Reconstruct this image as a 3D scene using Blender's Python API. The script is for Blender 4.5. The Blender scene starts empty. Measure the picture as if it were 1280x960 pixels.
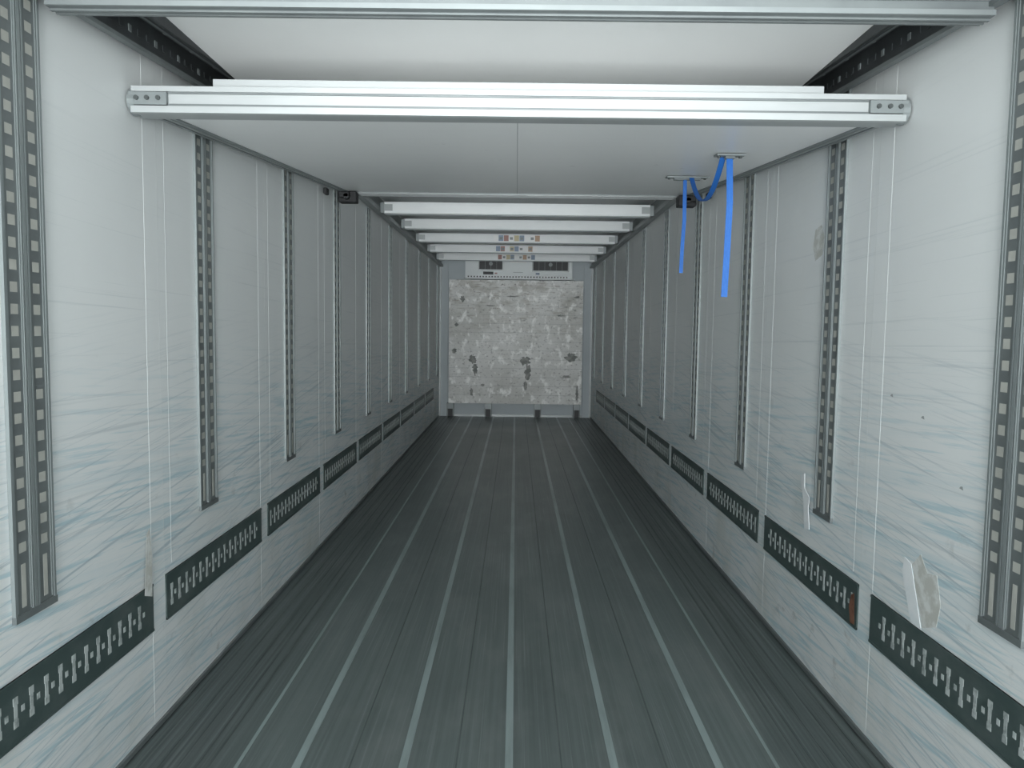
import bpy, math, random
from mathutils import Matrix, Vector
random.seed(4)
sc=bpy.context.scene
sc.view_settings.view_transform='Standard'

# ------------------------------------------------------------ materials
def mat(name,col,rough=.5,metal=0.,noise=None,bump=None,spec=.5):
    m=bpy.data.materials.new(name); m.use_nodes=True
    nt=m.node_tree; N=nt.nodes; L=nt.links
    b=N['Principled BSDF']
    b.inputs['Base Color'].default_value=(*col,1)
    b.inputs['Roughness'].default_value=rough
    b.inputs['Metallic'].default_value=metal
    b.inputs['Specular IOR Level'].default_value=spec
    tc=N.new('ShaderNodeTexCoord')
    last=None
    for (scale,lo,hi,c2,amt,zr,*rot) in (noise or []):
        mp=N.new('ShaderNodeMapping'); mp.inputs['Scale'].default_value=scale
        vec=tc.outputs['Object']
        if rot:
            m0=N.new('ShaderNodeMapping'); m0.inputs['Rotation'].default_value=(rot[0],0,0)
            L.new(vec,m0.inputs['Vector']); vec=m0.outputs['Vector']
        L.new(vec,mp.inputs['Vector'])
        n=N.new('ShaderNodeTexNoise'); n.inputs['Scale'].default_value=1; n.inputs['Detail'].default_value=6; n.inputs['Roughness'].default_value=.6
        L.new(mp.outputs['Vector'],n.inputs['Vector'])
        r=N.new('ShaderNodeMapRange'); r.inputs['From Min'].default_value=lo; r.inputs['From Max'].default_value=hi
        r.inputs['To Min'].default_value=0; r.inputs['To Max'].default_value=amt
        L.new(n.outputs['Fac'],r.inputs['Value'])
        fac=r.outputs['Result']
        if zr:
            ax,a,bb=zr
            sp=N.new('ShaderNodeSeparateXYZ'); L.new(tc.outputs['Object'],sp.inputs[0])
            src=sp.outputs[ax.replace('|','').upper()]
            if '|' in ax:
                ab=N.new('ShaderNodeMath'); ab.operation='ABSOLUTE'; L.new(src,ab.inputs[0]); src=ab.outputs[0]
            r2=N.new('ShaderNodeMapRange'); r2.inputs['From Min'].default_value=a; r2.inputs['From Max'].default_value=bb
            L.new(src,r2.inputs['Value'])
            mm=N.new('ShaderNodeMath'); mm.operation='MULTIPLY'
            L.new(fac,mm.inputs[0]); L.new(r2.outputs['Result'],mm.inputs[1]); fac=mm.outputs[0]
        mx=N.new('ShaderNodeMix'); mx.data_type='RGBA'
        L.new(fac,mx.inputs[0])
        if last is None: mx.inputs[6].default_value=(*col,1)
        else: L.new(last,mx.inputs[6])
        mx.inputs[7].default_value=(*c2,1)
        last=mx.outputs[2]
    if last is not None: L.new(last,b.inputs['Base Color'])
    if bump:
        scale,st,dist=bump
        mp=N.new('ShaderNodeMapping'); mp.inputs['Scale'].default_value=scale
        L.new(tc.outputs['Object'],mp.inputs['Vector'])
        n=N.new('ShaderNodeTexNoise'); n.inputs['Scale'].default_value=1; n.inputs['Detail'].default_value=4
        L.new(mp.outputs['Vector'],n.inputs['Vector'])
        bp=N.new('ShaderNodeBump'); bp.inputs['Strength'].default_value=st; bp.inputs['Distance'].default_value=dist
        L.new(n.outputs['Fac'],bp.inputs['Height']); L.new(bp.outputs['Normal'],b.inputs['Normal'])
    return m

def wallnoise(f=1.):
    return [
    ((.5,.25,.9),.35,.75,(.70,.73,.73),.6,None),
    ((1,2.2,60),.53,.63,(.40,.58,.64),.70*f,('z',1.35,.85),.07),
    ((1,1.2,110),.56,.65,(.33,.42,.47),.65*f,('z',1.50,.80),-.12),
    ((1,.5,40),.48,.70,(.50,.64,.69),.50*f,('z',1.30,.85),.10),
    ((1,.7,90),.59,.68,(.48,.53,.55),.45*f,('z',2.3,1.2),.02),
    ((6,7,9),.64,.71,(.38,.39,.38),.55,('z',1.4,.3)),
    ((3,3,1.2),.48,.72,(.54,.55,.50),.6,('z',.95,.1)),
    ]
M_wall=mat('wall_grp_white',(.82,.835,.83),.42,0,wallnoise())
M_joint=mat('wall_joint_strip',(.82,.835,.83),.45,0,wallnoise(.8))
M_crease=mat('wall_joint_edge',(.66,.68,.675),.5,0,[((9,9,3),.4,.65,(.78,.80,.79),.8,None)],spec=.2)
M_ceil=mat('ceiling_white',(.86,.87,.86),.4,0,[((.8,.5,1),.4,.7,(.78,.80,.795),.6,None)])
M_panel=mat('panel_white',(.90,.905,.90),.36,0,[((1.2,.8,1),.4,.7,(.84,.85,.845),.6,None),((9,9,9),.68,.74,(.55,.56,.56),.5,None)])
M_floor=mat('floor_aluminium_worn_sheen',(.135,.163,.160),.33,.25,[  # base tone lifted to stand in for lens haze
    ((55,.5,1),.35,.7,(.19,.225,.22),.8,None),
    ((1.3,.5,1),.45,.70,(.085,.105,.103),.5,None),
    ((4,1.5,1),.48,.72,(.25,.27,.265),.5,None),
    ((140,1.0,1),.55,.7,(.31,.35,.345),.4,None),
    ((1.2,.9,1),.42,.62,(.32,.345,.34),.6,('y',7.0,11.5)),  # reflection at the far end, painted in as lighter patches
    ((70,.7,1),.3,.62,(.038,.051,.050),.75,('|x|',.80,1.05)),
    ],bump=((160,.8,1),.2,.003))
M_seam=mat('floor_weld_seam',(.33,.40,.395),.33,.2,[((20,2,1),.45,.70,(.20,.24,.235),.7,None),((9,.6,1),.4,.6,(.62,.66,.65),.85,('y',6.0,10.5))])  # second layer paints whitish reflections onto the far seams
M_groove=mat('floor_fine_groove',(.09,.11,.108),.5,.2,[((20,3,1),.42,.68,(.16,.185,.18),.8,None)])
M_alu=mat('aluminium',(.37,.39,.39),.42,.3,[((2,2,2),.4,.7,(.30,.32,.32),.6,None)])
M_alud=mat('aluminium_dull',(.26,.285,.285),.45,.3,[((3,3,3),.4,.7,(.19,.21,.215),.6,None)])
M_galv=mat('galvanised_rail_steel',(.19,.21,.21),.45,.3,[((5,5,5),.4,.7,(.14,.155,.16),.7,None)])
M_rib=mat('rail_rib_steel',(.27,.30,.30),.4,.3)
M_slot=mat('rail_slot_backing',(.46,.46,.42),.6,0,[((12,12,12),.4,.7,(.34,.34,.31),.6,None)])
M_air=mat('lashing_rail_dark_green',(.062,.092,.088),.42,.15,[((6,6,10),.45,.7,(.14,.165,.16),.6,None)])
M_airs=mat('lashing_slot_bare',(.50,.54,.53),.5,.1,[((30,30,30),.48,.64,(.22,.25,.245),.8,None)])
M_track=mat('door_track_dark',(.05,.055,.057),.5,.3,[((7,7,7),.45,.7,(.085,.095,.10),.7,None)])  # dark tone raised in the colour in place of veiling haze
M_black=mat('black_rubber',(.015,.016,.017),.6,0,[((20,20,20),.5,.7,(.03,.03,.03),.5,None)])
M_beam=mat('beam_white_aluminium',(.44,.46,.46),.45,.1,[((2,9,9),.45,.7,(.37,.39,.39),.6,None)])
M_beamw=mat('stowed_beam_white',(.78,.80,.80),.4,.0,[((2,9,9),.45,.7,(.66,.69,.69),.6,None)])
M_blue=mat('blue_webbing',(.012,.12,.44),.6,0,[((200,200,60),.4,.6,(.02,.15,.52),.5,None)])
M_frontw=mat('front_wall_grey',(.48,.53,.55),.5,0,[((1,1,1),.4,.7,(.41,.46,.48),.6,None)])
M_kick=mat('bulkhead_scuffed_plate',(.66,.66,.64),.45,.1,[
    ((1.4,1,1.6),.42,.62,(.46,.46,.43),.7,None),
    ((3,1,5),.50,.64,(.34,.32,.28),.7,('z',1.2,2.0)),
    ((4,1,34),.56,.64,(.30,.27,.23),.7,('z',1.1,1.7)),
    ((20,1,30),.57,.63,(.27,.27,.26),.7,None),
    ((10,1,12),.62,.67,(.18,.19,.18),.8,('z',-.2,2.0)),
    ((9,1,6),.54,.64,(.92,.92,.90),.8,None),
    ],bump=((9,6,12),.3,.012),spec=.4)
M_scuff=mat('bare_worn_metal',(.15,.16,.15),.5,.1,[((14,1,14),.45,.6,(.30,.30,.28),.8,None)])
M_unit=mat('unit_white',(.76,.80,.80),.4,0,[((3,3,3),.4,.7,(.68,.72,.73),.5,None)])
M_dark=mat('vent_dark',(.02,.022,.024),.5)
M_org=mat('label_orange',(.42,.29,.20),.5); M_lbl=mat('label_blue',(.22,.28,.37),.5)
M_red=mat('label_red',(.34,.18,.16),.5); M_wht=mat('label_white',(.80,.80,.79),.5); M_yel=mat('label_yellow',(.5,.44,.28),.5)
M_tape=mat('white_torn_tape',(.90,.92,.93),.25,0,[((10,10,10),.5,.65,(.75,.82,.85),.5,None)])
M_rust=mat('rust_brown',(.12,.05,.03),.7,0,[((25,25,25),.45,.6,(.22,.10,.06),.8,None)])
M_stain=mat('grey_stain',(.56,.56,.52),.6,0,[((25,25,25),.45,.6,(.74,.75,.73),.9,None)])
M_bolt=mat('bolt_steel',(.10,.11,.11),.4,.5)

# ------------------------------------------------------------ builder
class MB:
    def __init__(s): s.v=[];s.f=[];s.m=[];s.mats=[]
    def mi(s,m):
        if m not in s.mats: s.mats.append(m)
        return s.mats.index(m)
    def hexa(s,p,m):
        o=len(s.v); s.v+=p
        for q in ((0,3,2,1),(4,5,6,7),(0,1,5,4),(1,2,6,5),(2,3,7,6),(3,0,4,7)):
            s.f.append([o+i for i in q]); s.m.append(s.mi(m))
    def box(s,x0,x1,y0,y1,z0,z1,m,slope=0.,yref=0.):
        x0,x1=min(x0,x1),max(x0,x1)
        a=slope*(y0-yref); b=slope*(y1-yref)
        s.hexa([(x0,y0,z0+a),(x1,y0,z0+a),(x1,y1,z0+b),(x0,y1,z0+b),(x0,y0,z1+a),(x1,y0,z1+a),(x1,y1,z1+b),(x0,y1,z1+b)],m)
    def cyl(s,c,axis,r,h,m,n=16):
        o=len(s.v); c=Vector(c)
        ax={'x':Vector((1,0,0)),'y':Vector((0,1,0)),'z':Vector((0,0,1))}[axis]
        u={'x':Vector((0,1,0)),'y':Vector((0,0,1)),'z':Vector((1,0,0))}[axis]; w=ax.cross(u)
        for e in (-.5,.5):
            for i in range(n):
                t=2*math.pi*i/n; s.v.append(tuple(c+ax*h*e+u*r*math.cos(t)+w*r*math.sin(t)))
        k=s.mi(m)
        s.f.append([o+i for i in reversed(range(n))]); s.m.append(k)
        s.f.append([o+n+i for i in range(n)]); s.m.append(k)
        for i in range(n):
            j=(i+1)%n; s.f.append([o+i,o+j,o+n+j,o+n+i]); s.m.append(k)
    def poly(s,pts,off,m):
        o=len(s.v);n=len(pts);k=s.mi(m)
        s.v+=[tuple(p) for p in pts]+[tuple(Vector(p)+Vector(off)) for p in pts]
        s.f.append([o+i for i in range(n)]); s.m.append(k)
        s.f.append([o+n+i for i in reversed(range(n))]); s.m.append(k)
        for i in range(n):
            j=(i+1)%n; s.f.append([o+i,o+n+i,o+n+j,o+j]); s.m.append(k)
    def ribbon(s,path,w,t,m):
        for a,b in zip(path[:-1],path[1:]):
            a=Vector(a);b=Vector(b);d=(b-a).normalized()
            W=Vector((1,0,0))-d*d.x; W.normalize(); W*=w/2
            T=d.cross(W).normalized()*t/2
            s.hexa([tuple(a-W-T),tuple(a+W-T),tuple(a+W+T),tuple(a-W+T),tuple(b-W-T),tuple(b+W-T),tuple(b+W+T),tuple(b-W+T)],m)
    def build(s,name,parent=None,bevel=0):
        me=bpy.data.meshes.new(name); me.from_pydata(s.v,[],s.f)
        for m in s.mats: me.materials.append(m)
        me.polygons.foreach_set('material_index',s.m)
        import bmesh
        bm=bmesh.new(); bm.from_mesh(me); bmesh.ops.recalc_face_normals(bm,faces=bm.faces); bm.to_mesh(me); bm.free()
        o=bpy.data.objects.new(name,me); sc.collection.objects.link(o)
        if parent: o.parent=parent
        if bevel:
            b=o.modifiers.new('b','BEVEL'); b.width=bevel; b.segments=2; b.limit_method='ANGLE'
        return o
def empty(name):
    e=bpy.data.objects.new(name,None); sc.collection.objects.link(e); return e

W=1.23; Y0=-1.3; Y1=12.04; H=2.58
# ------------------------------------------------------------ shell
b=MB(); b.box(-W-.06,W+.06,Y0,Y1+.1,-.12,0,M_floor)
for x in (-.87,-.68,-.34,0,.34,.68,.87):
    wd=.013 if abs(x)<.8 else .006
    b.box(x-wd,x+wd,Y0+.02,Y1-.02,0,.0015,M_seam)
for x in (-.51,-.17,.17,.51):
    b.box(x-.0025,x+.0025,Y0+.02,Y1-.02,0,.001,M_groove)
for s in (-1,1):
    for x in (.96,1.0,1.06,1.12,1.18):
        b.box(s*x-.004,s*x+.004,Y0+.02,Y1-.02,0,.0015,M_groove)
b.build('floor')
b=MB(); b.box(-W-.06,W+.06,Y0,Y1+.1,H,H+.08,M_ceil); b.build('ceiling')
b=MB(); b.box(-W-.06,W+.06,Y1,Y1+.1,0,H,M_frontw); b.build('wall_front')
joints=[2.53+1.085*k for k in range(-3,9)]
walls={}
for s,nm in ((-1,'left'),(1,'right')):
    b=MB(); b.box(s*W,s*(W+.06),Y0,Y1,0,H,M_wall)
    for y in joints:
        b.box(s*W,s*(W-.0005),y-.045,y+.045,.0,2.50,M_joint)
        b.box(s*W,s*(W-.0006),y-.0465,y-.045,.0,2.50,M_crease)
        b.box(s*W,s*(W-.0006),y+.045,y+.0465,.0,2.50,M_crease)
        if y<5: b.box(s*W,s*(W-.0005),y+.10,y+.102,.55,2.50,M_crease)
    walls[s]=b.build('wall_'+nm)
    b=MB(); b.box(s*W,s*(W-.010),Y0,Y1-.01,.003,.02,M_galv); b.build('baseboard_'+nm)
    b=MB(); b.box(s*(W-.006),s*(W-.06),5.45,Y1-.01,2.40,2.435,M_alu)
    b.box(s*(W-.006),s*(W-.02),5.45,Y1-.01,2.435,2.55,M_alud); b.build('trim_%d'%(1 if s<0 else 2))

# vertical perforated rails
for s in (-1,1):
    for k in range(-2,10):
        y=1.865+1.085*k-(.05 if s>0 else 0)
        b=MB(); z0=.69-(.02 if k==0 else 0); z1=2.39; X=s*(W-.0005)
        def bx(t,ya,yb,za,zb,m): b.box(X,s*(W-t),ya,yb,za,zb,m)
        bx(.006,y-.080,y+.080,z0,z1,M_galv)
        for yy,w in ((-.078,.004),(0,.006),(.078,.004),(-.012,.002),(.012,.002)):
            bx(.010,y+yy-w,y+yy+w,z0,z1,M_rib)
        bx(.012,y-.083,y+.083,z0-.012,z0+.006,M_galv)
        for c in (-.043,.043):
            for g in (-.026,.026): bx(.008,y+c+g-.002,y+c+g+.002,z0+.01,z1,M_rib)
            z=z0+.16
            while z<z1-.03:
                bx(.0065,y+c-.013,y+c+.013,z,z+.025,M_slot); z+=.054
            bx(.007,y+c-.008,y+c+.008,z0+.02,z0+.13,M_slot)
        b.build('wall_load_rail')

# horizontal lashing rails
for s in (-1,1):
    for i,y in enumerate(joints[:-1]):
        ya=y+.048; yb=joints[i+1]-.048
        b=MB(); X=s*(W-.0005)
        b.box(X,s*(W-.005),ya,yb,.355,.52,M_air)
        b.box(X,s*(W-.007),ya,yb,.512,.52,M_air); b.box(X,s*(W-.007),ya,yb,.355,.363,M_air)
        n=int((yb-ya-.03)/.061)
        for k in range(n):
            yy=ya+.04+k*.061
            for (w2,za,zb2) in ((.009,.398,.418),(.006,.418,.456),(.009,.456,.476)):
                b.box(X,s*(W-.006),yy-w2,yy+w2,za,zb2,M_airs)
            b.box(X,s*(W-.006),yy+.021,yy+.033,.429,.445,M_airs)
        b.build('lashing_rail')

# ------------------------------------------------------------ front bulkhead kick plate
kp=empty('bulkhead_kick_plate')
b=MB(); z=.22; k=0
while z<2.18:
    h=min(.143,2.20-z)
    b.box(-1.07,1.07,Y1-.10-(.003 if k%2 else 0),Y1-.06,z,z+h-.003,M_kick); z+=h; k+=1
b.box(-1.06,1.06,Y1-.08,Y1-.06,.22,2.19,M_alud)
b.build('plate',kp)
b=MB()
def blob(cx,cz,w,h,n=22):
    return [(cx+w*.5*math.cos(2*math.pi*i/n)*random.uniform(.5,1.25),Y1-.1045,cz+h*.5*math.sin(2*math.pi*i/n)*random.uniform(.6,1.15)) for i in range(n)]
# worn-through patches: (x, z, width, height) in metres on the plate
for (cx,cz,w,h) in ((-.68,.93,.13,.15),(-.645,.78,.09,.21),(-.70,.41,.065,.15),(.165,.91,.17,.15),(.20,.725,.10,.31),(.165,.52,.065,.15),
        (.895,.985,.20,.15),(.82,.67,.13,.05),(1.0,.39,.05,.26),(-.98,1.06,.08,.08),(-.52,.52,.065,.05),(-.85,1.89,.09,.10),(-.95,1.48,.065,.065),
        (.72,1.645,.13,.04),(-.055,1.94,.23,.025),(-.415,1.79,.15,.025),(.97,1.94,.10,.04)):
    b.poly(blob(cx,cz,w,h),(0,-.0015,0),M_scuff)
b.build('scuffs',kp)
b=MB()
for x in (-1.04,-.43,.37,1.0):
    b.box(x-.055,x-.040,Y1-.11,Y1-.002,.0,.22,M_galv); b.box(x+.040,x+.055,Y1-.11,Y1-.002,.0,.22,M_galv)
    b.box(x-.04,x+.04,Y1-.05,Y1-.002,.0,.22,M_dark)
    b.box(x-.05,x+.05,Y1-.115,Y1-.10,.13,.22,M_alud)
b.build('feet',kp)
b=MB()
for s in (-1,1):
    b.box(s*1.09,s*1.20,Y1-.03,Y1,.0,2.45,M_frontw); b.box(s*1.20,s*1.228,Y1-.05,Y1,.0,2.5,M_alu)
b.box(-1.2,1.2,Y1-.02,Y1,.0,.035,M_alu)
b.build('trim_3')

# ------------------------------------------------------------ refrigeration unit
ru=empty('refrigeration_unit')
b=MB(); f=Y1-.34
b.box(-.80,.87,f,Y1-.001,2.21,2.565,M_unit)
b.box(-.82,.89,f-.012,f,2.195,2.215,M_alu)
for k in range(34):
    x=-.76+k*.0465; b.box(x,x+.02,f-.016,f-.002,2.222,2.242,M_dark)
for xa,xb,za,zb in ((-.58,-.22,2.345,2.52),(.26,.80,2.335,2.52)):
    b.box(xa-.02,xb+.02,f-.008,f,za-.02,zb+.01,M_alu); b.box(xa,xb,f-.012,f-.004,za,zb,M_dark)
    n=int((xb-xa)/.09)
    for k in range(1,n): b.box(xa+k*.09-.002,xa+k*.09+.002,f-.016,f-.010,za,zb,M_galv)
    b.cyl(((xa+xb)/2,f-.018,(za+zb)/2),'y',.03,.012,M_galv)
b.box(-.10,.16,f-.006,f,2.45,2.53,M_wht)
b.box(-.52,-.36,f-.006,f,2.265,2.31,M_dark); b.box(-.34,-.30,f-.006,f,2.275,2.295,M_red)
b.box(.30,.36,f-.006,f,2.27,2.30,M_lbl); b.box(-.05,.1,f-.004,f,2.30,2.307,M_alud)
b.build('evaporator_housing',ru)

# ------------------------------------------------------------ stowed load beams
for i,(y,dz) in enumerate(((6.42,-.03),(7.58,0),(8.68,0),(9.8,0),(10.9,0.0))):
    e=empty('load_beam'); z0=2.412+dz
    b=MB()
    b.box(-1.13,1.13,y,y+.10,z0,z0+.095,M_beamw)
    b.box(-1.13,1.13,y-.005,y,z0,z0+.012,M_beamw); b.box(-1.13,1.13,y-.005,y,z0+.083,z0+.095,M_beamw)
    b.box(-1.13,1.13,y+.02,y+.04,z0-.006,z0,M_alud); b.box(-1.13,1.13,y+.065,y+.085,z0-.006,z0,M_alud)
    b.build('beam',e)
    b=MB()
    for s in (-1,1):
        b.box(s*1.13,s*1.165,y+.005,y+.095,z0+.005,z0+.09,M_alud)
        b.box(s*1.06,s*1.13,y-.010,y-.001,z0+.02,z0+.075,M_alu)
    b.build('end_hooks',e)
    if i>=2:
        b=MB(); x=-.27; cs=[M_wht,M_org,M_wht,M_lbl,M_red,M_wht,M_yel,M_lbl,M_wht]
        for k in range(9):
            b.box(x,x+.055,y-.008,y-.005,z0+.014,z0+.080,cs[(k+i)%9])
            if k%2: b.box(x+.01,x+.045,y-.0085,y-.008,z0+.03,z0+.06,M_galv)
            x+=.06
        b.build('warning_labels',e)

# ------------------------------------------------------------ overhead sectional door (stowed, inclined)
od=empty('overhead_door'); SL=.090; YF=2.43; ZF=2.088
b=MB()
for xa,xb in ((-1.165,-.0012),(.0012,1.165)):
    b.box(xa,xb,YF+.03,5.20,ZF,ZF+.045,M_panel,SL,YF)
b.box(-1.16,1.16,YF+.03,5.20,ZF+.002,ZF+.04,M_alu,SL,YF)
b.build('panel',od)
b=MB()
for s in (-1,1):
    b.box(s*1.165,s*1.205,YF,5.30,ZF-.008,ZF+.05,M_alu,SL,YF)
    b.box(s*1.150,s*1.165,YF,5.25,ZF-.006,ZF+.0,M_alud,SL,YF)
    b.box(s*1.180,s*1.190,YF,5.30,ZF-.012,ZF-.008,M_alud,SL,YF)
b.build('side_profiles',od)
b=MB(); q=2.068
b.box(-1.215,1.215,YF-.03,YF+.03,q,q+.080,M_alu)
b.box(-1.215,1.215,YF-.042,YF-.03,q+.066,q+.083,M_beam)
b.box(-1.10,1.10,YF-.036,YF-.03,q+.029,q+.060,M_beam)
b.box(-1.215,1.215,YF-.046,YF-.03,q,q+.021,M_beam)
b.box(-1.10,1.10,YF-.040,YF-.034,q+.0205,q+.0290,M_galv)
b.box(-1.10,1.10,YF-.040,YF-.034,q+.0600,q+.0660,M_galv)
b.box(-.965,.965,YF-.02,YF+.02,q+.080,q+.112,M_beam)
b.box(-.965,.965,YF-.022,YF-.02,q+.084,q+.088,M_alud)
b.build('bottom_beam',od,bevel=.002)
b=MB()
for s in (-1,1):
    b.box(s*1.10,s*1.218,YF-.050,YF-.03,q+.023,q+.062,M_alud)
    for x in (1.125,1.16,1.193): b.cyl((s*x,YF-.052,q+.043),'y',.007,.01,M_bolt)
    b.cyl((s*1.214,YF-.01,q+.04),'x',.042,.022,M_alud,20)
b.build('end_brackets',od)
b=MB()
zb=ZF+SL*(5.2-YF)
b.box(-1.165,1.165,5.20,5.32,zb-.004,zb+.045,M_alud)
for k in range(4): b.box(-1.165,1.165,5.205+k*.03,5.217+k*.03,zb-.010,zb-.004,M_alu)
b.build('rear_crossbar',od)
b=MB()
for s in (-1,1):
    b.box(s*1.09,s*1.21,5.10,5.19,zb-.085,zb-.012,M_black)
    b.box(s*1.13,s*1.20,5.06,5.12,zb-.060,zb-.02,M_black)
    b.cyl((s*1.15,5.085,zb-.05),'y',.022,.05,M_black)
    b.box(s*1.19,s*1.215,4.72,4.78,zb-.10,zb-.06,M_black)
b.build('stop_buffers',od,bevel=.006)

b=MB(); b.box(-1.095,1.095,.9,3.7,2.355,2.40,M_ceil); b.build('upper_panel',od)
b=MB()
b.box(-1.19,1.19,1.93,1.99,2.200,2.262,M_galv)
b.box(-1.19,1.19,1.922,1.93,2.200,2.213,M_alud); b.box(-1.19,1.19,1.922,1.93,2.235,2.25,M_alud); b.box(-1.19,1.19,1.945,1.955,2.195,2.2,M_galv); b.box(-1.19,1.19,1.97,1.975,2.196,2.2,M_galv)
b.build('header_beam',od)
b=MB(); TS=.073; yr=1.97
for s in (-1,1):
    z=2.232
    b.box(s*1.185,s*1.20,-.6,3.4,z,z+.13,M_track,TS,yr)
    b.box(s*1.10,s*1.185,-.6,3.4,z+.095,z+.11,M_track,TS,yr)
    b.box(s*1.095,s*1.105,-.6,3.4,z+.06,z+.15,M_track,TS,yr)
    b.box(s*1.175,s*1.20,-.6,3.4,z-.006,z+.006,M_galv,TS,yr)
    b.box(s*1.13,s*1.14,-.6,3.4,z+.07,z+.098,M_galv,TS,yr)
    for k in range(44):
        y=1.0+k*.055; zz=z+TS*(y-yr)
        b.box(s*1.184,s*1.181,y,y+.016,zz+.035,zz+.055,M_alud if k%3==0 else M_track)
    for k in range(12):
        y=1.1+k*.2; zz=z+TS*(y-yr); b.cyl((s*1.15,y,zz+.09),'z',.012,.02,M_alud,10)
b.build('guide_tracks',od)

# ------------------------------------------------------------ blue straps
def pz(y): return ZF+SL*(y-YF)
st=empty('pull_strap')
b=MB()
ya=3.22; yb=4.04; xa=.90; xb=.915
b.ribbon([(xa,ya,pz(ya)-.012),(xa+.004,ya-.01,1.95),(xa,ya-.008,1.75),(xa-.004,ya,1.555)],.027,.003,M_blue)
b.ribbon([(xb-.02,yb,pz(yb)-.012),(xb-.018,yb,2.0),(xb-.025,yb,1.86),(xb-.028,yb,1.72)],.020,.003,M_blue)
path=[]
for i in range(19):
    t=i/18; y=ya+.03+(yb-ya-.05)*t; x=xa-.02+(xb+.01-xa+.02)*t
    z=(pz(y)-.012)-.15*4*t*(1-t)
    path.append((x,y,z))
b.ribbon(path,.024,.003,M_blue)
b.build('webbing',st)
b=MB()
for y,x0,x1 in ((ya,xa-.06,xa+.06),(yb,xb-.12,xb+.10)):
    z=pz(y)
    b.box(x0,x1,y-.03,y+.03,z-.0115,z-.004,M_alud,SL,y)
    for x in (x0+.015,x1-.015): b.cyl((x,y,z-.014),'z',.007,.008,M_bolt)
    b.box(x0+.04,x1-.04,y-.012,y+.012,z-.022,z-.0115,M_galv)
b.build('anchor_plates',st)

# ------------------------------------------------------------ marks on walls
def wallpoly(name,s,pts,m,t=.001,base=0.0):
    b=MB(); b.poly([(s*(W-base),y,z) for y,z in pts],(-s*t,0,0),m); return b.build(name,walls[s])
wallpoly('torn_tape',1,[(3.01,.60),(3.06,.59),(3.09,.72),(3.13,.80),(3.08,.82),(3.075,.76),(3.02,.73),(3.03,.69)],M_tape,.002,.010)
wallpoly('torn_label',1,[(2.17,.50),(2.22,.49),(2.30,.66),(2.29,.71),(2.25,.70),(2.20,.58)],M_tape,.001)
wallpoly('label_residue',1,[(2.10,.56),(2.17,.53),(2.205,.60),(2.245,.70),(2.20,.745),(2.16,.70),(2.11,.71),(2.085,.63)],M_stain,.0006)
wallpoly('rust_patch',1,[(2.59,.37),(2.62,.365),(2.635,.42),(2.62,.47),(2.60,.48),(2.595,.43)],M_rust,.001,.007)
wallpoly('torn_tape',-1,[(2.475,.50),(2.485,.49),(2.492,.57),(2.487,.64),(2.478,.66)],M_tape,.001,.001)
wallpoly('dirt_stain',-1,[(2.42,.50),(2.47,.48),(2.475,.62),(2.46,.72),(2.44,.70),(2.43,.60)],M_stain,.0006,.007)
wallpoly('dirt_stain',1,[(3.02,1.72),(3.09,1.70),(3.12,1.76),(3.10,1.83),(3.04,1.84),(3.01,1.79)],M_stain,.0006)
for y,z in ((2.41,1.20),(2.22,1.15),(2.01,.98)):
    wallpoly('scuff_mark',1,[(y,z),(y+.018,z+.003),(y+.012,z+.009),(y+.004,z+.010)],M_alu,.0006,0)

# ------------------------------------------------------------ light
w=bpy.data.worlds.new('w'); sc.world=w; w.use_nodes=True
bg=w.node_tree.nodes['Background']; bg.inputs[0].default_value=(.92,.98,1,1); bg.inputs[1].default_value=3.4
def sun(name,e,ang,elev):
    sd=bpy.data.lights.new(name,'SUN'); sd.energy=e; sd.angle=math.radians(ang); sd.color=(.94,.985,1)
    so=bpy.data.objects.new(name,sd); sc.collection.objects.link(so); so.location=(0,-4,2)
    so.rotation_euler=(math.radians(90+elev),0,0)
sun('hazy_sun',2.6,30,-3)
sun('ground_bounce_fill',5.6,40,23)  # added upward lamp, imitates ground bounce to brighten ceiling and door underside

# ------------------------------------------------------------ camera
cd=bpy.data.cameras.new('camera'); cd.sensor_width=36; cd.lens=36*930/1280; cd.clip_start=.05
co=bpy.data.objects.new('camera',cd); sc.collection.objects.link(co)
R=Matrix.Rotation(math.radians(.25),4,'Z')@Matrix.Rotation(math.radians(90-4.12),4,'X')@Matrix.Rotation(math.radians(.75),4,'Z')
co.matrix_world=Matrix.Translation((.004,0,1.40))@R
sc.camera=co
